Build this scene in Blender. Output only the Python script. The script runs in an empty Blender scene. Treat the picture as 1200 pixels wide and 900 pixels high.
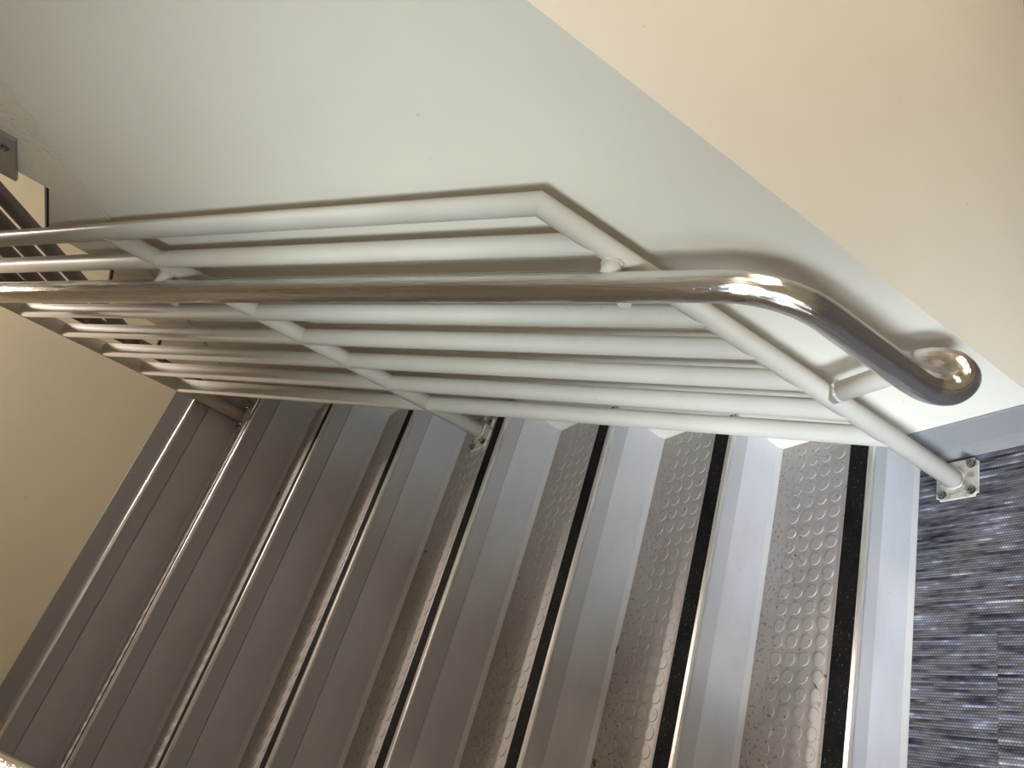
import bpy, bmesh, math, random
from mathutils import Vector, Matrix
C = bpy.context.scene
COL = C.collection
random.seed(7)

# ------------------------------------------------------------------ camera
R = 0.178            # riser height
T = 0.23768          # going (nosing to nosing)
cd = bpy.data.cameras.new('camera')
cam = bpy.data.objects.new('camera', cd)
COL.objects.link(cam)
cd.sensor_fit = 'HORIZONTAL'
cd.sensor_width = 36.0
cd.lens = 26.926
cd.clip_start = 0.02
cam.matrix_world = Matrix((
    (0.291831, 0.830751, -0.474011, -0.953232),
    (-0.494326, -0.293265, -0.818314, -0.998962),
    (-0.818826, 0.473126, 0.325078, 1.409874),
    (0, 0, 0, 1)))
C.camera = cam

# ------------------------------------------------------------------ world, lights, exposure
w = bpy.data.worlds.new('world')
C.world = w
w.use_nodes = True
w.node_tree.nodes['Background'].inputs[0].default_value = (0.75, 0.86, 1.0, 1)
w.node_tree.nodes['Background'].inputs[1].default_value = 0.5

def area(name, loc, target, sx, sy, power, colour, spread=math.pi):
    l = bpy.data.lights.new(name, 'AREA')
    l.shape = 'RECTANGLE'
    l.size = sx
    l.size_y = sy
    l.energy = power
    l.color = colour
    l.spread = spread
    o = bpy.data.objects.new(name, l)
    COL.objects.link(o)
    o.location = loc
    d = Vector(target) - Vector(loc)
    o.rotation_euler = d.to_track_quat('-Z', 'Y').to_euler()
    return o

# daylight through the landing window, and through the glazed lower panel under it
area('window_daylight', (-1.82, -1.10, 1.58), (0, 0.50, 1.15), 0.36, 0.36, 7.6, (0.84, 0.95, 1.0), math.radians(62))
area('low_daylight', (-1.82, -1.10, 0.55), (-0.20, 0.10, 0.04), 0.80, 0.44, 6.2, (0.76, 0.88, 1.0), math.radians(44))
# warm wall lamp facing the end wall
area('end_wall_lamp_light', (1.50, -1.75, 1.50), (0.5, -0.3, 0.65), 0.40, 0.50, 43, (1.0, 0.89, 0.72))
# warm ceiling lamp above the lower landing
area('landing_lamp_light', (-0.35, -1.90, 2.56), (-0.35, -1.4, 0), 0.6, 0.6, 18, (1.0, 0.88, 0.74))
# warm lamp high above the upper landing
area('stair_lamp_light', (0.30, 2.92, 3.55), (-0.55, 0.75, 0.65), 0.4, 0.10, 11, (1.0, 0.89, 0.80), math.radians(72))
area('far_wall_washer_light', (0.25, 2.75, 4.02), (0.0, 3.1, 1.4), 0.5, 0.5, 46, (1.0, 0.87, 0.70))  # added unseen lamp, washes the far wall with light

C.view_settings.view_transform = 'Standard'
C.view_settings.look = 'None'
C.view_settings.gamma = 1.0
C.view_settings.use_curve_mapping = False
C.view_settings.exposure = 0.0

# ------------------------------------------------------------------ materials
def mat(name, colour, rough=0.5, metal=0.0, spec=0.5):
    m = bpy.data.materials.new(name)
    m.use_nodes = True
    b = m.node_tree.nodes['Principled BSDF']
    b.inputs['Base Color'].default_value = (*colour, 1)
    b.inputs['Roughness'].default_value = rough
    b.inputs['Metallic'].default_value = metal
    b.inputs['Specular IOR Level'].default_value = spec
    return m

class G:
    """small node-graph helper"""
    def __init__(s, m):
        s.t = m.node_tree
        s.b = s.t.nodes['Principled BSDF']
    def n(s, kind, **kw):
        nd = s.t.nodes.new(kind)
        for k, v in kw.items():
            setattr(nd, k, v)
        return nd
    def l(s, a, b):
        s.t.links.new(a, b)
    def coord(s, which='Object', scale=(1, 1, 1)):
        tc = s.n('ShaderNodeTexCoord')
        mp = s.n('ShaderNodeMapping')
        mp.inputs['Scale'].default_value = scale
        s.l(tc.outputs[which], mp.inputs['Vector'])
        return mp.outputs['Vector']
    def noise(s, vec, scale, detail=4, rough=0.55):
        nd = s.n('ShaderNodeTexNoise')
        nd.inputs['Scale'].default_value = scale
        nd.inputs['Detail'].default_value = detail
        nd.inputs['Roughness'].default_value = rough
        s.l(vec, nd.inputs['Vector'])
        return nd.outputs['Fac']
    def ramp(s, fac, stops):
        r = s.n('ShaderNodeValToRGB')
        e = r.color_ramp.elements
        while len(e) < len(stops):
            e.new(0.5)
        for i, (p, c) in enumerate(stops):
            e[i].position = p
            e[i].color = c if len(c) == 4 else (*c, 1)
        s.l(fac, r.inputs['Fac'])
        return r.outputs['Color']
    def mix(s, fac, a, b, blend='MIX'):
        m = s.n('ShaderNodeMix', data_type='RGBA', blend_type=blend)
        for sock, v in ((m.inputs[0], fac), (m.inputs[6], a), (m.inputs[7], b)):
            if isinstance(v, bpy.types.NodeSocket):
                s.l(v, sock)
            elif isinstance(v, (int, float)):
                sock.default_value = v
            else:
                sock.default_value = (*v, 1)
        return m.outputs[2]
    def math(s, op, a, b=0.0, c=0.0):
        m = s.n('ShaderNodeMath', operation=op)
        for i, v in enumerate((a, b, c)):
            if isinstance(v, bpy.types.NodeSocket):
                s.l(v, m.inputs[i])
            else:
                m.inputs[i].default_value = v
        return m.outputs[0]
    def bump(s, h, strength, dist):
        b = s.n('ShaderNodeBump')
        b.inputs['Strength'].default_value = strength
        b.inputs['Distance'].default_value = dist
        s.l(h, b.inputs['Height'])
        s.l(b.outputs['Normal'], s.b.inputs['Normal'])
    def base(s, c):
        s.l(c, s.b.inputs['Base Color'])

def wall_paint(name, colour, bump=0.12, scale=160, rough=0.55):
    m = mat(name, colour, rough, spec=0.35)
    g = G(m)
    v = g.coord()
    big = g.noise(v, 2.2, 3)
    dark = tuple(c * 0.955 for c in colour)
    c1 = g.ramp(big, [(0.35, dark), (0.65, colour)])
    spots = g.noise(v, 38, 2, 0.5)
    mask = g.ramp(spots, [(0.755, (0, 0, 0)), (0.775, (1, 1, 1))])
    g.base(g.mix(g.math('MULTIPLY', mask, 0.35), c1, tuple(c * 0.5 for c in colour)))
    g.bump(g.noise(v, scale, 3, 0.6), bump, 0.002 if bump < 0.5 else 0.006)
    return m

M = {}
M['wall'] = wall_paint('cream_wall_paint', (0.765, 0.715, 0.615))
M['wall_end'] = wall_paint('cream_end_wall_paint', (0.77, 0.69, 0.53))
M['wall_low_bounce'] = wall_paint('low_bounce_wall_paint', (0.25, 0.21, 0.16))  # unseen left wall, colour darkened to cut the light it bounces
M['stringer'] = wall_paint('rough_stringer_paint', (0.735, 0.68, 0.575), 0.9, 70, 0.45)
M['ceiling'] = wall_paint('ceiling_paint', (0.72, 0.69, 0.62))
M['cove'] = mat('grey_rubber_baseboard', (0.27, 0.26, 0.26), 0.4)
M['grey_metal'] = mat('grey_painted_riser', (0.385, 0.375, 0.385), 0.42)
g = G(M['grey_metal'])
v = g.coord()
smear = g.noise(g.coord(scale=(1.2, 3, 3)), 4, 4, 0.6)
cc = g.ramp(smear, [(0.3, (0.45, 0.435, 0.435)), (0.6, (0.51, 0.495, 0.505)), (0.8, (0.525, 0.515, 0.525))])
sp = g.ramp(g.noise(v, 95, 2, 0.5), [(0.76, (0, 0, 0)), (0.78, (1, 1, 1))])
g.base(g.mix(g.math('MULTIPLY', sp, 0.5), cc, (0.12, 0.1, 0.09)))
g.bump(g.noise(g.coord(scale=(2, 2, 2)), 3, 2), 0.25, 0.01)
M['grey_upper'] = mat('grey_nosing_return', (0.40, 0.385, 0.385), 0.40)
M['cove_strip'] = mat('pale_tread_flange', (0.47, 0.45, 0.44), 0.45)
M['nosing'] = mat('worn_aluminium_nosing', (0.68, 0.66, 0.64), 0.30, 0.65)
g = G(M['nosing'])
g.base(g.ramp(g.noise(g.coord(scale=(2, 40, 40)), 5, 4), [(0.3, (0.50, 0.47, 0.44)), (0.7, (0.76, 0.74, 0.72))]))
M['grit'] = mat('black_grit_strip', (0.013, 0.012, 0.012), 0.85, spec=0.12)
g = G(M['grit'])
v = g.coord()
fl = g.ramp(g.noise(v, 170, 2, 0.5), [(0.66, (0, 0, 0)), (0.72, (1, 1, 1))])
du = g.ramp(g.noise(v, 13, 4, 0.6), [(0.4, (0.006, 0.006, 0.006)), (0.75, (0.020, 0.017, 0.015))])
g.base(g.mix(g.math('MULTIPLY', fl, 0.5), du, (0.22, 0.20, 0.18)))
g.bump(g.noise(v, 900, 2), 0.6, 0.001)

M['rubber'] = mat('grey_studded_rubber', (0.31, 0.28, 0.265), 0.38)
g = G(M['rubber'])
tc = g.n('ShaderNodeTexCoord')
sx = g.n('ShaderNodeSeparateXYZ')
g.l(tc.outputs['Object'], sx.inputs[0])
v = tc.outputs['Object']
base = g.ramp(g.noise(v, 7, 4, 0.6), [(0.3, (0.355, 0.315, 0.293)), (0.7, (0.41, 0.37, 0.35))])
# grime gathers towards the back of the tread, where feet do not wipe it away
mr = g.n('ShaderNodeMapRange')
g.l(sx.outputs['Y'], mr.inputs['Value'])
mr.inputs['From Min'].default_value = 0.12
mr.inputs['From Max'].default_value = 0.262
mr.inputs['To Min'].default_value = 0.0
mr.inputs['To Max'].default_value = 1.0
back = mr.outputs['Result']
cl = g.noise(v, 9, 3, 0.6)
s1 = g.noise(v, 120, 2, 0.6)
amount = g.math('ADD', g.math('MULTIPLY', back, 0.085), g.math('MULTIPLY', cl, 0.12))
thr = g.math('SUBTRACT', 0.742, amount)
mask = g.math('GREATER_THAN', s1, thr)
c2 = g.mix(g.math('MULTIPLY', mask, 0.75), base, (0.05, 0.036, 0.028))
film = g.math('MULTIPLY', g.math('MULTIPLY', back, cl), 0.55)
g.base(g.mix(film, c2, (0.29, 0.24, 0.195)))
M['tube'] = mat('cream_railing_paint', (0.58, 0.55, 0.49), 0.55, spec=0.3)
g = G(M['tube'])
v = g.coord()
sp = g.ramp(g.noise(v, 70, 2, 0.5), [(0.755, (0, 0, 0)), (0.775, (1, 1, 1))])
cc = g.ramp(g.noise(v, 5, 3), [(0.3, (0.545, 0.50, 0.425)), (0.7, (0.595, 0.555, 0.485))])
g.base(g.mix(g.math('MULTIPLY', sp, 0.45), cc, (0.25, 0.2, 0.15)))
g.bump(g.noise(v, 240, 2), 0.08, 0.001)
M['shaded_tube'] = mat('shaded_railing_paint', (0.075, 0.058, 0.046), 0.5)  # backlit railing tubes, their shade put into the colour
M['weld'] = mat('weld_paint', (0.60, 0.56, 0.50), 0.3)
g = G(M['weld'])
g.bump(g.noise(g.coord(), 260, 3), 0.9, 0.004)
M['plate'] = mat('cream_base_plate', (0.62, 0.57, 0.50), 0.4)
g = G(M['plate'])
v = g.coord()
g.base(g.ramp(g.noise(v, 45, 5, 0.65), [(0.32, (0.26, 0.21, 0.16)), (0.47, (0.58, 0.53, 0.46)), (0.7, (0.66, 0.62, 0.55))]))
M['chrome'] = mat('polished_steel', (0.74, 0.725, 0.71), 0.1, 1.0)
g = G(M['chrome'])
uv = g.coord('UV', (1.0, 26, 1))
st = g.noise(uv, 6, 5, 0.65)
rr = g.ramp(st, [(0.3, (0.05, 0.05, 0.05)), (0.7, (0.15, 0.15, 0.15))])
g.l(rr, g.b.inputs['Roughness'])
w1 = g.noise(g.coord('UV', (3.0, 5, 1)), 3, 2)
g.bump(g.math('ADD', g.math('MULTIPLY', st, 0.25), w1), 0.26, 0.01)
M['bolt'] = mat('zinc_bolt', (0.36, 0.35, 0.33), 0.25, 1.0)
M['steel_plate'] = mat('grey_wall_plate', (0.30, 0.28, 0.275), 0.4, 0.3)
M['gap'] = mat('black_joint', (0.010, 0.008, 0.007), 0.8)
M['concrete'] = mat('grey_floor', (0.30, 0.28, 0.26), 0.6)
M['leaf'] = mat('dry_leaf', (0.16, 0.10, 0.035), 0.7)
M['tan'] = mat('tan_scrap', (0.42, 0.29, 0.14), 0.8)
M['rust'] = mat('rust_brown_scrap', (0.17, 0.055, 0.022), 0.8)
M['dark_scrap'] = mat('dark_crumb', (0.02, 0.016, 0.012), 0.8)
M['frame'] = mat('window_frame_paint', (0.6, 0.6, 0.58), 0.4)
M['diffuser'] = mat('lamp_diffuser', (0.8, 0.78, 0.7), 0.4)
G(M['diffuser']).b.inputs['Emission Color'].default_value = (1.0, 0.87, 0.68, 1)
G(M['diffuser']).b.inputs['Emission Strength'].default_value = 3.0

# carpet: rows of stitches along Y, each row with its own dye, dashes of pale thread
M['carpet'] = mat('blue_grey_woven_carpet', (0.13, 0.14, 0.19), 0.95, spec=0.1)
g = G(M['carpet'])
tc = g.n('ShaderNodeTexCoord')
oi = g.n('ShaderNodeObjectInfo')
ad = g.n('ShaderNodeVectorMath', operation='ADD')
cb = g.n('ShaderNodeCombineXYZ')
g.l(g.math('MULTIPLY', oi.outputs['Random'], 37.0), cb.inputs[0])
g.l(g.math('MULTIPLY', oi.outputs['Random'], 91.0), cb.inputs[1])
g.l(tc.outputs['Object'], ad.inputs[0])
g.l(cb.outputs[0], ad.inputs[1])
sx = g.n('ShaderNodeSeparateXYZ')
g.l(ad.outputs[0], sx.inputs[0])
wob = g.math('MULTIPLY', g.math('SUBTRACT', g.noise(ad.outputs[0], 6, 2), 0.5), 0.004)
xx = g.math('DIVIDE', g.math('ADD', sx.outputs['X'], wob), 0.0052)
row = g.math('FLOOR', xx)
inrow = g.math('FRACT', xx)
cb2 = g.n('ShaderNodeCombineXYZ')
g.l(g.math('MULTIPLY', row, 0.37), cb2.inputs[0])
g.l(g.math('MULTIPLY', sx.outputs['Y'], 3.2), cb2.inputs[1])
dash = g.noise(cb2.outputs[0], 2.3, 3, 0.7)
dye = g.ramp(dash, [(0.30, (0.022, 0.023, 0.036)), (0.41, (0.075, 0.077, 0.10)), (0.51, (0.175, 0.165, 0.17)), (0.60, (0.205, 0.215, 0.28)), (0.70, (0.58, 0.59, 0.66))])
yy = g.math('ADD', g.math('DIVIDE', sx.outputs['Y'], 0.0058), g.math('MULTIPLY', row, 0.5))
st = g.math('ABSOLUTE', g.math('SUBTRACT', g.math('FRACT', yy), 0.5))
ri = g.math('ABSOLUTE', g.math('SUBTRACT', inrow, 0.5))
knot = g.math('SUBTRACT', 1.0, g.math('MULTIPLY', g.math('ADD', g.math('MULTIPLY', st, st), g.math('MULTIPLY', ri, ri)), 2.6))
kn = g.ramp(knot, [(0.15, (0.42, 0.42, 0.45)), (0.8, (1.1, 1.1, 1.1))])
warm = g.ramp(g.noise(ad.outputs[0], 9, 3), [(0.45, (1, 1, 1)), (0.75, (1.05, 0.97, 0.86))])
g.base(g.mix(1.0, g.mix(1.0, dye, kn, 'MULTIPLY'), warm, 'MULTIPLY'))
g.bump(knot, 0.5, 0.002)

# ------------------------------------------------------------------ mesh helpers
def link(name, me, m, parent=None):
    o = bpy.data.objects.new(name, me)
    COL.objects.link(o)
    if m is not None and not me.materials:
        me.materials.append(m)
    if parent is not None:
        o.parent = parent
    return o

def mesh(name, verts, faces, smooth=False, uvs=None):
    me = bpy.data.meshes.new(name)
    me.from_pydata([tuple(v) for v in verts], [], faces)
    if uvs:
        lay = me.uv_layers.new(name='UVMap')
        for li, c in enumerate(uvs):
            lay.data[li].uv = c
    if smooth:
        for p in me.polygons:
            p.use_smooth = True
    me.update()
    return me

def fix(me):
    bm = bmesh.new()
    bm.from_mesh(me)
    bmesh.ops.recalc_face_normals(bm, faces=bm.faces)
    bm.to_mesh(me)
    bm.free()
    return me

def prism(name, prof, x0, x1, m, parent=None, axis='X'):
    """extrude a closed YZ profile along X (or an XZ one along Y, or an XY one along Z)"""
    n = len(prof)
    def pt(a, b, t):
        return (t, a, b) if axis == 'X' else ((a, t, b) if axis == 'Y' else (a, b, t))
    vs = [pt(a, b, x0) for a, b in prof] + [pt(a, b, x1) for a, b in prof]
    fs = [[i, (i + 1) % n, n + (i + 1) % n, n + i] for i in range(n)]
    fs += [list(range(n))[::-1], [n + i for i in range(n)]]
    return link(name, fix(mesh(name, vs, fs)), m, parent)

def box(name, lo, hi, m, parent=None, bevel=0.0):
    bm = bmesh.new()
    bmesh.ops.create_cube(bm, size=1)
    for v in bm.verts:
        v.co = Vector([lo[i] + (v.co[i] + 0.5) * (hi[i] - lo[i]) for i in range(3)])
    if bevel:
        bmesh.ops.bevel(bm, geom=bm.edges[:], offset=bevel, segments=2, affect='EDGES')
    me = bpy.data.meshes.new(name)
    bm.to_mesh(me)
    bm.free()
    return link(name, me, m, parent)

def tube_mesh(name, pts, rad, seg=28, n0=None, n1=None, round_end=False, round_start=False):
    """sweep a circle along pts; n0/n1 are optional mitre-plane normals at the ends"""
    pts = [Vector(p) for p in pts]
    rings = []
    d = (pts[1] - pts[0]).normalized()
    up = Vector((1, 0, 0)) if abs(d.x) < 0.9 else Vector((0, 0, 1))
    u = (up - d * up.dot(d)).normalized()
    L = 0.0
    lens = []
    path = []
    for i, p in enumerate(pts):
        if i == 0:
            t = (pts[1] - pts[0]).normalized()
        elif i == len(pts) - 1:
            t = (pts[-1] - pts[-2]).normalized()
        else:
            t = ((pts[i + 1] - p).normalized() + (p - pts[i - 1]).normalized()).normalized()
        if i:
            L += (p - pts[i - 1]).length
        path.append((p, t, rad, L))
    if round_end:
        p, t, r, l = path[-1]
        for a in (30, 55, 75, 89):
            path.append((p + t * (rad * 0.55 * math.sin(math.radians(a))), t, rad * math.cos(math.radians(a)), l + 0.002))
    if round_start:
        p, t, r, l = path[0]
        pre = [(p - t * (rad * 0.55 * math.sin(math.radians(a))), t, rad * math.cos(math.radians(a)), l) for a in (89, 75, 55, 30)]
        path = pre + path
    for i, (p, t, r, l) in enumerate(path):
        u = (u - t * u.dot(t)).normalized()
        v = t.cross(u)
        ring = []
        for k in range(seg):
            a = 2 * math.pi * k / seg
            q = p + (u * math.cos(a) + v * math.sin(a)) * r
            nn = n0 if i == 0 else (n1 if i == len(path) - 1 else None)
            if nn is not None:
                nn = Vector(nn)
                q = q - t * ((q - p).dot(nn) / t.dot(nn))
            ring.append(q)
        rings.append(ring)
        lens.append(l)
    vs = [q for r_ in rings for q in r_]
    fs = []
    uvs = []
    for i in range(len(rings) - 1):
        for k in range(seg):
            k2 = (k + 1) % seg
            fs.append([i * seg + k, i * seg + k2, (i + 1) * seg + k2, (i + 1) * seg + k])
            a, b = k / seg, (k + 1) / seg
            uvs += [(lens[i], a), (lens[i], b), (lens[i + 1], b), (lens[i + 1], a)]
    nb = len(fs)
    fs.append(list(range(seg))[::-1])
    uvs += [(0, 0)] * seg
    o = (len(rings) - 1) * seg
    fs.append([o + k for k in range(seg)])
    uvs += [(0, 0)] * seg
    me = mesh(name, vs, fs, True, uvs)
    me.polygons[nb].use_smooth = False
    me.polygons[nb + 1].use_smooth = False
    return me

def tube(name, pts, rad, m, parent=None, **kw):
    return link(name, tube_mesh(name, pts, rad, **kw), m, parent)

def empty(name, loc, label=None, cat=None, group=None):
    o = bpy.data.objects.new(name, None)
    COL.objects.link(o)
    o.location = loc
    o.empty_display_size = 0.05
    if label:
        o['label'] = label
        o['category'] = cat
    if group:
        o['group'] = group
    return o

def tag(o, label, cat, group=None):
    o['label'] = label
    o['category'] = cat
    if group:
        o['group'] = group
    return o

def struct(o, label=None, cat=None):
    o['kind'] = 'structure'
    if label:
        o['label'] = label
        o['category'] = cat
    return o

def put(o, parent):
    """parent keeping world coordinates (the mesh was written in world space)"""
    o.parent = parent
    o.matrix_parent_inverse = Matrix.Translation(-parent.location)
    return o

def bezier(p0, p1, p2, n=10):
    p0, p1, p2 = Vector(p0), Vector(p1), Vector(p2)
    return [p0 * (1 - t) ** 2 + p1 * 2 * t * (1 - t) + p2 * t * t for t in [i / n for i in range(n + 1)]]

def arc_corner(a, c, b, rad, n=12):
    """round the corner a-c-b with a circular fillet"""
    a, c, b = Vector(a), Vector(c), Vector(b)
    u = (a - c).normalized()
    v = (b - c).normalized()
    ang = u.angle(v)
    d = rad / math.tan(ang / 2)
    s, e = c + u * d, c + v * d
    bis = (u + v).normalized()
    ctr = c + bis * (rad / math.sin(ang / 2))
    x = (s - ctr).normalized()
    y = (e - ctr)
    y = (y - x * y.dot(x)).normalized()
    tot = math.pi - ang
    return [ctr + (x * math.cos(tot * i / n) + y * math.sin(tot * i / n)) * rad for i in range(n + 1)]

# ------------------------------------------------------------------ setting
XL = -1.233          # face of the left stair wall
YN = -0.2949         # near ends of the stair walls
YF = 3.25            # far wall
ZT = 8 * R           # upper landing level
SY0 = 1.660          # first riser of the flight that climbs back towards us

def saw(j):
    return SY0 - (j - 9) * T

# wall on the right: below the crease
cre = lambda y: 2.0535 - 0.7385 * (y - 0.595)
wr = struct(prism('wall_right', [(YN + 0.012, 0), (1.70, 0), (1.70, 1.2), (1.70, cre(1.70)), (YN + 0.012, cre(YN + 0.012))], 0.0, 0.0140, M['wall']),
            'smooth cream wall beside the stair, behind the painted guard railing', 'wall')
# rough band between crease and steps
prof = [(YN, cre(YN) + 0.0)]
prof += [(1.70, cre(1.70))]
prof += [(1.70, ZT - 0.02), (SY0 + 0.022, ZT - 0.02)]
for j in range(9, 17):
    y0, y1 = saw(j), saw(j) - T
    if j == 16:
        y1 = YN
    z = j * R - 0.006
    if y1 < YN:
        y1 = YN
    # convex nosing corner slightly rounded
    prof += [(y0, z - 0.018), (y0 - 0.002, z - 0.009), (y0 - 0.007, z - 0.003), (y0 - 0.016, z), (y1, z)] if j < 16 else [(y0, z - 0.014), (y0 - 0.011, z), (YN, z)]
band = prism('stringer_band', prof, -0.0025, 0.014, M['stringer'], wr)
# uneven bead of paint along the crease
pts = []
random.seed(3)
yy_ = -0.29
while yy_ < 1.69:
    pts.append((-0.0022 + random.uniform(-0.0008, 0.0006), yy_, cre(yy_) + random.uniform(-0.0013, 0.0013)))
    yy_ += 0.018
tube('paint_bead', pts, 0.0016, M['stringer'], wr, seg=6)

# cream end wall at the right
we = struct(prism('wall_end', [(0.0, 0.0), (1.62, 0.0), (1.62, 2.60), (0.0, 2.60)], YN, YN + 0.012, M['wall'], axis='Y'),
            'plain cream end wall at right, turning the corner from the stair wall', 'wall')
# left stair wall, its return, landing walls
YW = -0.40
wl = struct(prism('wall_left', [(YW, -0.05), (YF, -0.05), (YF, 4.05), (YW, 4.05)], XL - 0.10, XL, M['wall_low_bounce']))
struct(box('wall_left_return', (-1.85, YW + 0.001, -0.05), (XL - 0.101, YW + 0.1, 2.6), M['wall']))
struct(box('wall_back', (-1.92, -2.9, -0.05), (1.62, -2.8, 2.6), M['wall']))
struct(box('wall_right_landing', (1.62, -2.8, -0.05), (1.70, YF, 4.05), M['wall']))
# window wall (opening for the daylight)
wy0, wy1 = -1.55, -0.70
ww = struct(box('wall_window', (-1.92, -2.8, -0.05), (-1.85, wy0, 2.6), M['wall']))
box('pier', (-1.92, wy1, -0.05), (-1.85, YW, 2.6), M['wall'], ww)
zs = [-0.05, 0.35, 1.20, 1.60, 2.40, 2.60]
for i in (0, 2, 4):
    box('wall_panel', (-1.92, wy0, zs[i]), (-1.85, wy1, zs[i + 1]), M['wall'], ww)
for i in (1, 3):
    z0, z1 = zs[i], zs[i + 1]
    wn = struct(empty('window_%d' % (i // 2 + 1), (-1.885, -1.42, z0)))
    for lo, hi in (((-1.91, wy0, z0), (-1.86, wy1, z0 + 0.03)), ((-1.91, wy0, z1 - 0.03), (-1.86, wy1, z1)),
                   ((-1.91, wy0, z0 + 0.03), (-1.86, wy0 + 0.03, z1 - 0.03)), ((-1.91, wy1 - 0.03, z0 + 0.03), (-1.86, wy1, z1 - 0.03))):
        put(box('frame', lo, hi, M['frame']), wn)
# far wall and upper landing
wf = struct(box('wall_far', (XL - 0.1, YF, 0.0), (1.70, YF + 0.1, 4.05), M['wall_end']),
            'beige wall beyond the top landing, above its grey baseboard', 'wall')
struct(box('floor_upper_landing', (XL, 7 * T + 0.27, ZT - 0.15), (1.62, YF, ZT - 0.001), M['concrete']))
struct(box('ceiling_upper', (XL - 0.1, 1.4, 4.05), (1.70, YF + 0.1, 4.15), M['ceiling']))
struct(box('ceiling_landing', (-1.92, -2.9, 2.6), (1.62, YN - 0.005, 2.84), M['ceiling']))
struct(prism('ceiling_slope', [(YN - 0.004, 2.60), (1.39, 4.05), (1.39, 4.15), (YN - 0.004, 2.84)], XL - 0.1, -0.02, M['ceiling']))
# lower landing floor and its carpet tiles
fl = struct(box('floor', (-1.92, -2.9, -0.06), (1.70, 0.024, -0.006), M['concrete']),
            'blue grey woven carpet floor of the lower landing', 'floor')
tile_me = {}
S = 0.5
def tile(x0, x1, y0, y1):
    key = (round(x1 - x0, 4), round(y1 - y0, 4))
    cx, cy = (x0 + x1) / 2, (y0 + y1) / 2
    if key not in tile_me:
        bm = bmesh.new()
        bmesh.ops.create_cube(bm, size=1)
        for v_ in bm.verts:
            v_.co = Vector((v_.co.x * (key[0] - 0.0005), v_.co.y * (key[1] - 0.0005), v_.co.z * 0.006 - 0.003))
        bmesh.ops.bevel(bm, geom=[e for e in bm.edges if all(q.co.z > -0.001 for q in e.verts)], offset=0.0006, segments=1, affect='EDGES')
        me = bpy.data.meshes.new('carpet_tile')
        bm.to_mesh(me)
        bm.free()
        me.materials.append(M['carpet'])
        tile_me[key] = me
    o = bpy.data.objects.new('carpet_tile', tile_me[key])
    COL.objects.link(o)
    o.parent = fl
    o.location = (cx, cy, 0)
xs = [-0.40 + i * S for i in range(-4, 4)]
for ci, xa in enumerate(xs):
    xb = min(xa + S, 1.6)
    if xa >= 0.0:
        top = YN
    else:
        top = 0.024
    if xa < 0 < xb:
        # the column that runs under the wall corner
        xb = -0.001
    ys = [top]
    y = -0.15 if ci % 2 else -0.40
    while y > -2.8:
        if y < top - 0.02:
            ys.append(y)
        y -= S
    ys.append(-2.8)
    for a, b in zip(ys[:-1], ys[1:]):
        tile(xa, xb, b, a)

# baseboards: cove profile
def baseboard(name, run0, run1, axis, wallpos, sign, z, h=0.1072, m=None):
    t = 0.005
    a = [(0, 0), (0, h), (sign * t * 0.5, h), (sign * t, h - 0.003), (sign * t, 0.026), (sign * (t + 0.003), 0.014), (sign * (t + 0.011), 0.004), (sign * (t + 0.014), 0.0)]
    pr = [(wallpos + q[0], z + q[1]) for q in a]
    if axis == 'Y':
        n = len(pr)
        vs = [(p_[0], run0, p_[1]) for p_ in pr] + [(p_[0], run1, p_[1]) for p_ in pr]
    else:
        n = len(pr)
        vs = [(run0, p_[0], p_[1]) for p_ in pr] + [(run1, p_[0], p_[1]) for p_ in pr]
    fs = [[i, (i + 1) % n, n + (i + 1) % n, n + i] for i in range(n)] + [list(range(n))[::-1], [n + i for i in range(n)]]
    return link(name, fix(mesh(name, vs, fs)), m or M['cove'])
struct(baseboard('baseboard_right', YN - 0.001, 0.021, 'Y', 0.0, -1, 0.0), 'grey rubber cove baseboard at the foot of the stair wall', 'baseboard')
struct(baseboard('baseboard_end', -0.014, 1.62, 'X', YN - 0.001, -1, 0.0, h=0.101))
struct(baseboard('baseboard_far', XL, 1.62, 'X', YF, -1, ZT), 'grey baseboard along the far wall of the top landing', 'baseboard')

# ------------------------------------------------------------------ our staircase
X0, X1 = XL + 0.002, -0.0005
stair = empty('staircase', (-0.6, 0, 0), 'grey metal staircase with studded rubber treads and black grit strips', 'staircase')

def YZ(name, prof, m, x0=X0, x1=X1):
    n = len(prof)
    vs = [(x0, a, b) for a, b in prof] + [(x1, a, b) for a, b in prof]
    fs = [[i, (i + 1) % n, n + (i + 1) % n, n + i] for i in range(n)] + [list(range(n))[::-1], [n + i for i in range(n)]]
    me = fix(mesh(name, vs, fs))
    me.materials.append(m)
    return me

O = 0.0265
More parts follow.
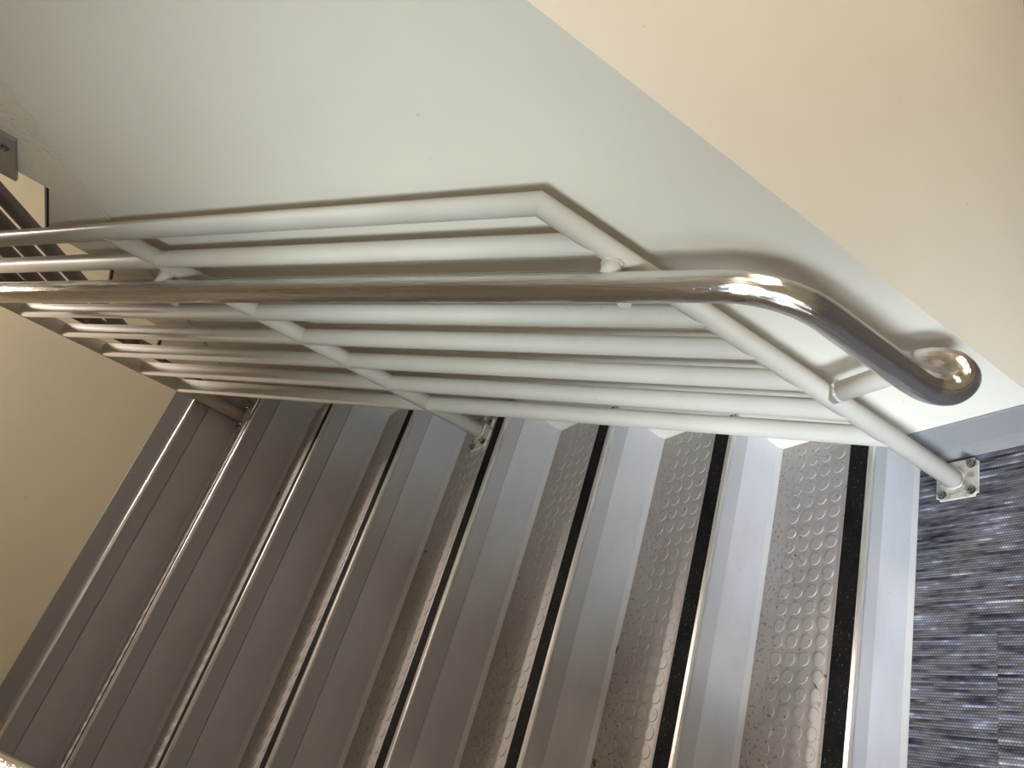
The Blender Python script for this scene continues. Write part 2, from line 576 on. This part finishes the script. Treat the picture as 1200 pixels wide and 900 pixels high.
# all profiles in step-local (Y, Z) with the nosing tip at (0, 0)
core = YZ('step', [(0.014, -0.004), (T + O - 0.004, -0.004), (T + O - 0.004, -0.030), (O + 0.010, -R * 1.0 + 0.002), (O + 0.010, -R + 0.0005), (O + 0.006, -R + 0.0005), (0.022, -0.056)], M['grey_metal'])
upper = YZ('nosing_return', [(0.0015, -0.009), (0.012, -0.006), (0.020, -0.055), (0.0095, -0.055)], M['grey_upper'])
lower = YZ('riser_panel', [(0.0120, -0.0568), (0.024, -0.0568), (O + 0.008, -R + 0.001), (O, -R + 0.001)], M['grey_metal'])
flange = YZ('flange_strip', [(O - 0.0085, -R + 0.0005), (O - 0.0075, -R + 0.0035), (O - 0.002, -R + 0.0125), (O + 0.003, -R + 0.0125), (O + 0.004, -R + 0.0005)], M['cove_strip'])
nose = YZ('nosing_edge', [(0.0125, 0.0006), (0.0105, 0.0006), (0.0098, -0.0002), (0.0086, -0.0002), (0.0078, 0.0006), (0.0060, 0.0006), (0.0052, -0.0002), (0.0040, -0.0002), (0.0030, 0.0004), (0.0012, -0.0006), (0.0, -0.0030), (-0.0004, -0.0070), (0.0006, -0.0100), (0.0060, -0.0100), (0.0125, -0.0050)], M['nosing'])
grit = YZ('grit_strip', [(0.0122, -0.005), (0.0122, 0.0008), (0.0128, 0.0013), (0.0580, 0.0013), (0.0586, 0.0008), (0.0586, -0.005)], M['grit'])
rubber = YZ('rubber_tread', [(0.0588, -0.005), (0.0588, 0.0010), (0.0600, 0.0014), (0.0640, 0.0006), (0.0680, 0.0), (T + O - 0.009, 0.0), (T + O - 0.005, 0.0), (T + O - 0.005, -0.005)], M['rubber'])
# raised round studs, four rows
bmv, bmf = [], []
def stud(cx, cy, seg=20):
    o = len(bmv)
    for r_, z_ in ((0.0142, -0.0002), (0.0136, 0.0010), (0.0124, 0.00145)):
        for k in range(seg):
            a = 2 * math.pi * k / seg
            bmv.append((cx + r_ * math.cos(a), cy + r_ * math.sin(a), z_))
    for q in range(2):
        for k in range(seg):
            k2 = (k + 1) % seg
            bmf.append([o + q * seg + k, o + q * seg + k2, o + (q + 1) * seg + k2, o + (q + 1) * seg + k])
    bmf.append([o + 2 * seg + k for k in range(seg)])
nx = 0
x = -0.0195
while x > XL + 0.02:
    for c_ in range(4):
        stud(x, 0.0862 + c_ * 0.0367)
    x -= 0.0354
studs = mesh('raised_studs', bmv, bmf)
for p in studs.polygons:
    p.use_smooth = len(p.vertices) == 4
studs.materials.append(M['rubber'])

for k in range(1, 9):
    Y0, Z0 = (k - 1) * T, k * R
    st = bpy.data.objects.new('step', core)
    COL.objects.link(st)
    st.parent = stair
    st.location = (0.6, Y0, Z0)
    parts = [('nosing_return', upper), ('riser_panel', lower), ('flange_strip', flange), ('nosing_edge', nose), ('grit_strip', grit), ('rubber_tread', rubber), ('raised_studs', studs)]
    for nm, me in parts:
        o = bpy.data.objects.new(nm, me)
        COL.objects.link(o)
        o.parent = st
        if nm == 'raised_studs':
            o['kind'] = 'stuff'

# ------------------------------------------------------------------ painted guard railing with steel handrail
XR, Y3, Y2, Y1 = -0.070, -0.0655, 0.8421, 1.6367
SL, LEAN = 0.7497, 0.0155
BZ = [1.0822, 0.9561, 0.8297, 0.7030, 0.5767, 0.4504, 0.3251, 0.2059]
RT = 0.0212
rail = empty('guard_railing', (XR, Y3, 0), 'cream painted tube guard railing with polished steel handrail along the right wall', 'railing')
lpost = lambda y, zb, z: (XR, y + LEAN * (z - zb), z)
def rz(i, y):
    return BZ[i] + SL * (y - Y3)
def cross(i, y, zb):
    """where rail i meets the leaning post"""
    z = rz(i, y)
    for _ in range(4):
        z = rz(i, y + LEAN * (z - zb))
    return (XR, y + LEAN * (z - zb), z)
dr = Vector((0, 1, SL)).normalized()
dp = Vector((0, LEAN, 1)).normalized()
mit = (dr + dp).normalized()            # normal of the mitre plane between rail and post
top3 = Vector(cross(0, Y3, 0))
top1 = Vector(cross(0, Y1, 7 * R))
mit2 = (dr - dp).normalized()
# mitre of the near corner: plane containing X and the bisector of the two tubes
put(tube('post', [(XR, Y3, 0.005), tuple(top3)], RT, M['tube'], n1=(dp + dr).normalized()), rail)
put(tube('post', [lpost(Y2, 4 * R, 4 * R + 0.006), cross(0, Y2, 4 * R)], RT, M['tube']), rail)
put(tube('post', [lpost(Y1, 7 * R, 7 * R + 0.006), tuple(top1)], RT, M['tube'], n1=(dp - dr).normalized()), rail)
put(tube('rail', [tuple(top3), tuple(top1)], RT, M['tube'], n0=(dp + dr).normalized(), n1=(dp - dr).normalized()), rail)
for i in range(1, 8):
    put(tube('rail', [cross(i, Y3, 0), cross(i, Y1, 7 * R)], RT, M['tube']), rail)

# weld beads where the rails meet the end post
def ring_bead(name, c, axis, rad, thick, seed=0):
    random.seed(seed)
    axis = Vector(axis).normalized()
    u = axis.orthogonal().normalized()
    v_ = axis.cross(u)
    n, m_ = 40, 8
    vs, fs = [], []
    for a in range(n):
        A = 2 * math.pi * a / n
        rr_ = rad + random.uniform(-0.0012, 0.0012)
        th = thick * random.uniform(0.7, 1.25)
        e = (u * math.cos(A) + v_ * math.sin(A))
        for b in range(m_):
            B = 2 * math.pi * b / m_
            vs.append(Vector(c) + e * (rr_ + th * math.cos(B)) + axis * (th * math.sin(B)))
    for a in range(n):
        for b in range(m_):
            fs.append([a * m_ + b, ((a + 1) % n) * m_ + b, ((a + 1) % n) * m_ + (b + 1) % m_, a * m_ + (b + 1) % m_])
    return link(name, mesh(name, vs, fs, True), M['weld'])

# base plates with bolts
def bolt_mesh():
    bm = bmesh.new()
    def cyl(r, z0, z1, seg, r2=None):
        ret = bmesh.ops.create_cone(bm, cap_ends=True, segments=seg, radius1=r, radius2=r if r2 is None else r2, depth=z1 - z0)
        bmesh.ops.translate(bm, verts=ret['verts'], vec=(0, 0, (z0 + z1) / 2))
    cyl(0.0100, 0, 0.0014, 24)
    cyl(0.0082, 0.0014, 0.0075, 6)
    cyl(0.0046, 0.0075, 0.0135, 16, 0.0040)
    me = bpy.data.meshes.new('bolt')
    bm.to_mesh(me)
    bm.free()
    me.materials.append(M['bolt'])
    return me
BOLT = bolt_mesh()
def base_plate(cx, cy, z, sx_=0.088, sy_=0.090, lift=0.0):
    bm = bmesh.new()
    bmesh.ops.create_cube(bm, size=1)
    for v_ in bm.verts:
        v_.co = Vector((cx + v_.co.x * sx_, cy + v_.co.y * sy_, z + lift + 0.003 + v_.co.z * 0.006))
    vert_e = [e for e in bm.edges if abs((e.verts[0].co - e.verts[1].co).z) > 0.004]
    bmesh.ops.bevel(bm, geom=vert_e, offset=0.007, segments=3, affect='EDGES')
    me = bpy.data.meshes.new('base_plate')
    bm.to_mesh(me)
    bm.free()
    o = put(link('base_plate', me, M['plate']), rail)
    for a in (-1, 1):
        for b in (-1, 1):
            bo = bpy.data.objects.new('bolt', BOLT)
            COL.objects.link(bo)
            bo.parent = o
            bo.location = (cx + a * (sx_ / 2 - 0.013), cy + b * (sy_ / 2 - 0.013), z + lift + 0.006)
            bo.rotation_euler = (0, 0, random.uniform(0, 1))
    return o
base_plate(-0.0715, -0.0715, 0.0)
base_plate(-0.0850, 0.8270, 4 * R, lift=0.0015)
base_plate(-0.0800, 1.6230, 7 * R, sy_=0.082, lift=0.0015)
put(ring_bead('weld', (XR, Y3, 0.0075), (0, 0, 1), RT + 0.001, 0.0034, 1), rail)
put(ring_bead('weld', (XR, Y2, 4 * R + 0.009), (0, 0, 1), RT + 0.001, 0.0034, 2), rail)
put(ring_bead('weld', (XR, Y1, 7 * R + 0.009), (0, 0, 1), RT + 0.001, 0.0034, 3), rail)

# polished handrail
XC, ZC = -0.1357, 0.9043
RC = 0.0272
hz = lambda y: ZC + SL * (y - Y3)
YB = -0.2755
corner = (XC, YB, hz(YB))
pts = [(XC, 1.98, hz(1.98)), (XC, 1.2, hz(1.2)), (XC, 0.5, hz(0.5)), (XC, 0.1, hz(0.1))]
def catmull(P, n=6):
    P = [Vector(p) for p in P]
    out = []
    for i in range(1, len(P) - 2):
        p0, p1, p2, p3 = P[i - 1:i + 3]
        for k in range(n):
            t = k / n
            out.append(0.5 * ((2 * p1) + (p2 - p0) * t + (2 * p0 - 5 * p1 + 4 * p2 - p3) * t * t + (3 * p1 - p0 - 3 * p2 + p3) * t ** 3))
    out.append(P[-2])
    return [tuple(q) for q in out]
pts += [tuple(q) for q in arc_corner((XC, 0.5, hz(0.5)), corner, (XC, YB, 0.2), 0.20, 16)]
# hook: turns under towards the wall and back to the post
pts += catmull([(XC, YB, 0.52), (XC, YB - 0.001, 0.455), (XC, -0.283, 0.408), (-0.128, -0.300, 0.374), (-0.105, -0.315, 0.362),
                (-0.083, -0.308, 0.370), (-0.0715, -0.284, 0.384), (XR, -0.255, 0.393), (XR, -0.22, 0.393)])
hr = put(tube('handrail', pts, RC, M['chrome'], round_start=True, round_end=True, seg=36), rail)
hr['label'] = 'polished steel handrail with a hooked lower end'
# return bracket from the end post to the hook
put(tube('return_bracket', [(XR, Y3 - 0.005, 0.393), (XR, YB + 0.020, 0.393)], 0.0205, M['tube']), rail)
put(ring_bead('weld', (XR, Y3 - RT - 0.0005, 0.393), (0, 1, 0), 0.0200, 0.0034, 5), rail)
# stubs that carry the handrail
def stub(y, z, seed):
    s_ = put(tube('handrail_stub', [(XR, y, z), (XC + 0.010, y, z)], 0.0185, M['tube'], seg=24), rail)
    put(ring_bead('weld', (XR - RT + 0.002, y, z), (1, 0, 0), 0.0180, 0.0032, seed), rail)
    # curved saddle under the handrail
    bm = bmesh.new()
    return s_
def saddle(y, z):
    o = tube_mesh('handrail_saddle', [(XC - 0.012, y, z - 0.0245), (XC + 0.014, y, z - 0.0245)], 0.0135, seg=20)
    put(link('handrail_saddle', o, M['tube']), rail)
ys3 = -0.045
stub(ys3, 0.926, 11)
saddle(ys3, hz(ys3) - 0.012)
ys2 = 0.8735
stub(ys2, hz(ys2) + 0.008, 12)
saddle(ys2, hz(ys2) - 0.012)

# ------------------------------------------------------------------ left handrail (only its lower edge of frame shows)
XH = -1.138
lh = empty('wall_handrail', (XL, 0.6, 0.9), 'polished steel handrail in the bottom left corner, left of the steps', 'handrail')
lz = lambda y: 1.335 + 0.76 * (y - 0.62)
put(tube('rail_tube', [(XH, -0.20, lz(-0.20)), (XH, 0.2, lz(0.2)), (XH, 0.62, lz(0.62)), (XH, 1.1, lz(1.1)), (XH, 1.9, lz(1.9))], RC, M['chrome'], round_start=True, round_end=True, seg=32), lh)
for y in (0.05, 1.25):
    put(tube('bracket', [(XL, y, lz(y) - 0.06), (XH, y, lz(y) - 0.05), (XH, y, lz(y) - 0.01)], 0.009, M['bolt'], seg=12), lh)

# ------------------------------------------------------------------ second flight, climbing back towards us beyond the wall
st2 = empty('upper_staircase', (0.6, SY0, ZT), 'underlit upper flight of stairs behind the right wall, its stepped edge cut into the wall', 'staircase')
for j in range(9, 17):
    y0 = saw(j)
    z = j * R
    pr = [(y0 + 0.001, z - R + 0.004), (y0 + 0.001, z - 0.022), (y0 - 0.001, z - 0.012), (y0 - 0.006, z - 0.005), (y0 - 0.016, z), (y0 - T + 0.0005, z), (y0 - T + 0.0005, z - 0.05), (y0 - 0.02, z - R - 0.02), (y0 - 0.004, z - R + 0.0035)]
    s_ = put(prism('step', pr, 0.0145, 1.2, M['grey_metal']), st2)
    # black open joint along the plaster edge, and the thin metal lip of the tread
    jn = put(prism('open_joint', [(y0 + 0.0015, z - R + 0.004), (y0 + 0.0015, z - 0.022), (y0 - 0.001, z - 0.012), (y0 - 0.006, z - 0.004), (y0 - 0.016, z + 0.0015), (y0 - T + 0.002, z + 0.0015), (y0 - T + 0.002, z - 0.009), (y0 - 0.016, z - 0.009), (y0 - 0.006, z - 0.024), (y0 - 0.006, z - R + 0.004)], -0.0005, 0.0144, M['gap']), st2)
    put(prism('tread_lip', [(y0 - 0.018, z + 0.0016), (y0 - T + 0.003, z + 0.0016), (y0 - T + 0.003, z + 0.0065), (y0 - 0.018, z + 0.0065)], 0.0, 0.0144, M['steel_plate']), st2)
# its soffit closing the space beneath
put(prism('soffit', [(1.70, ZT - 0.10), (1.70, ZT - 0.06), (YN + 0.1, ZT - 0.06 + 0.7385 * (1.70 - YN - 0.1)), (YN + 0.1, ZT - 0.10 + 0.7385 * (1.70 - YN - 0.1))], 0.115, 1.2, M['grey_metal']), st2)

XA = 0.030
ar = empty('upper_railing', (XA, 1.70, ZT), 'shaded dark tube railing of the upper flight, seen through the stepped wall edge at left', 'railing')
# rails Z at Y = 1.2, and the end post
az = [2.082 + 0.1305 * i for i in range(8)]
YP = 1.7415
fa = lambda i, y: az[i] - 0.745 * (y - 1.2)
put(tube('post', [(XA, YP, ZT + 0.004), (XA, YP, fa(7, YP))], RT, M['shaded_tube']), ar)
put(tube('post', [(XA, 0.75, 12 * R + 0.004), (XA, 0.75, fa(7, 0.75))], RT, M['shaded_tube']), ar)
for i in range(8):
    put(tube('rail', [(XA, YP, fa(i, YP)), (XA, 0.0, fa(i, 0.0))], RT, M['shaded_tube']), ar)
put(box('base_plate', (XA - 0.012, YP - 0.045, ZT), (XA + 0.06, YP + 0.045, ZT + 0.006), M['shaded_tube']), ar)

# ------------------------------------------------------------------ small steel plate on the stringer band
pa, pb = Vector((0, 0.798, 2.020)), Vector((0, 0.874, 2.024))
wp = empty('wall_plate', (-0.003, 0.87, 2.045), 'small grey steel plate with one bolt on the rough stringer, at the left edge', 'plate')
put(prism('plate', [(0.7995, 2.0225), (0.8745, 2.0240), (0.9800, 2.0260), (0.9800, 2.0700), (0.8745, 2.0665), (0.7995, 2.0640)], -0.0125, -0.0025, M['steel_plate']), wp)
bo = bpy.data.objects.new('bolt', BOLT)
COL.objects.link(bo)
bo.rotation_euler = (0, -math.pi / 2, 0)
bo.location = (-0.0125, 0.848, 2.046)
bo.parent = wp
bo.matrix_parent_inverse = Matrix.Translation(-wp.location)

# ------------------------------------------------------------------ lamps outside the frame; the one washing the far wall is added
for nm, lo, hi, lab in (('ceiling_lamp', (-0.67, -2.22, 2.57), (-0.03, -1.58, 2.60), 'square ceiling lamp over the lower landing'),
                        ('wall_lamp', (1.51, -1.95, 1.20), (1.62, -1.55, 1.80), 'warm wall lamp on the landing wall, facing the end wall'),
                        ('ceiling_lamp', (-0.03, 2.47, 4.03), (0.53, 3.03, 4.05), 'added square lamp over the top landing, brightening the far wall'),
                        ('wall_lamp', (0.0, 3.0, 3.56), (0.6, 3.25, 3.64), 'warm wall lamp high above the top landing')):
    e = empty(nm, ((lo[0] + hi[0]) / 2, (lo[1] + hi[1]) / 2, hi[2]), lab, 'lamp')
    put(box('housing', lo, hi, M['frame']), e)

# ------------------------------------------------------------------ litter on the treads
def scrap(name, x, y, z, sx_, sy_, rot, m, seed, label, cat, curl=0.002):
    random.seed(seed)
    n = 11
    random.seed(seed)
    rr_ = [random.uniform(0.55, 1.0) for _ in range(n)]
    hh = [random.uniform(0, curl) for _ in range(n)]
    out = [(0, 0, curl + 0.0010)]
    for k in range(n):
        a = 2 * math.pi * k / n
        out.append((sx_ * rr_[k] * math.cos(a), sy_ * rr_[k] * math.sin(a), hh[k] + 0.0010))
    for k in range(n):
        a = 2 * math.pi * k / n
        out.append((sx_ * rr_[k] * math.cos(a), sy_ * rr_[k] * math.sin(a), hh[k] * 0.3))
    out.append((0, 0, 0.0))
    fs = []
    for k in range(n):
        k2 = (k + 1) % n
        fs.append([0, 1 + k, 1 + k2])
        fs.append([1 + k, 1 + n + k, 1 + n + k2, 1 + k2])
        fs.append([2 * n + 1, 1 + n + k2, 1 + n + k])
    o = link(name, mesh(name, out, fs), m)
    o.location = (x, y, z)
    o.rotation_euler = (0, 0, rot)
    return tag(o, label, cat, {'leaf': 'leaf scraps on the treads', 'crumb': 'crumbs on the treads'}.get(cat))

scrap('leaf', -0.798, 0.482, 2 * R, 0.011, 0.007, 0.4, M['leaf'], 21, 'brown dry leaf scrap against the riser at the bottom edge of the photo', 'leaf', 0.004)
scrap('crumb', -0.313, 0.414, 2 * R, 0.0055, 0.0035, 0.9, M['tan'], 22, 'tan crumb on the second studded tread from the carpet, nearest its riser', 'crumb')
scrap('crumb', -0.602, 0.074, 1 * R, 0.0045, 0.0040, 0.2, M['tan'], 23, 'tan crumb beside the black strip of the tread nearest the carpet', 'crumb')
scrap('leaf', -0.559, 0.494, 2 * R, 0.013, 0.0035, -0.2, M['rust'], 24, 'thin brown leaf scrap along the riser of the second tread', 'leaf')
scrap('leaf', -0.322, 1.400, 6 * R, 0.011, 0.007, 0.5, M['rust'], 25, 'rust red leaf scrap on a narrow upper tread near the left post', 'leaf', 0.003)
scrap('twig', -0.567, 0.088, 1 * R, 0.0070, 0.0012, 0.7, M['rust'], 26, 'tiny brown twig on the studs of the tread nearest the carpet', 'twig')
scrap('crumb', -0.549, 0.066, 1 * R, 0.0045, 0.0025, 0.3, M['rust'], 27, 'brown crumb cluster straddling the edge of the black strip nearest the carpet', 'crumb')
scrap('crumb', -0.289, 0.178, 1 * R, 0.0026, 0.0022, 0.3, M['dark_scrap'], 28, 'black crumb among the studs of the tread nearest the carpet', 'crumb')
scrap('crumb', -0.416, 0.945, 4 * R, 0.0045, 0.0035, 0.3, M['dark_scrap'], 29, 'black crumb on the tread that carries the middle post', 'crumb')
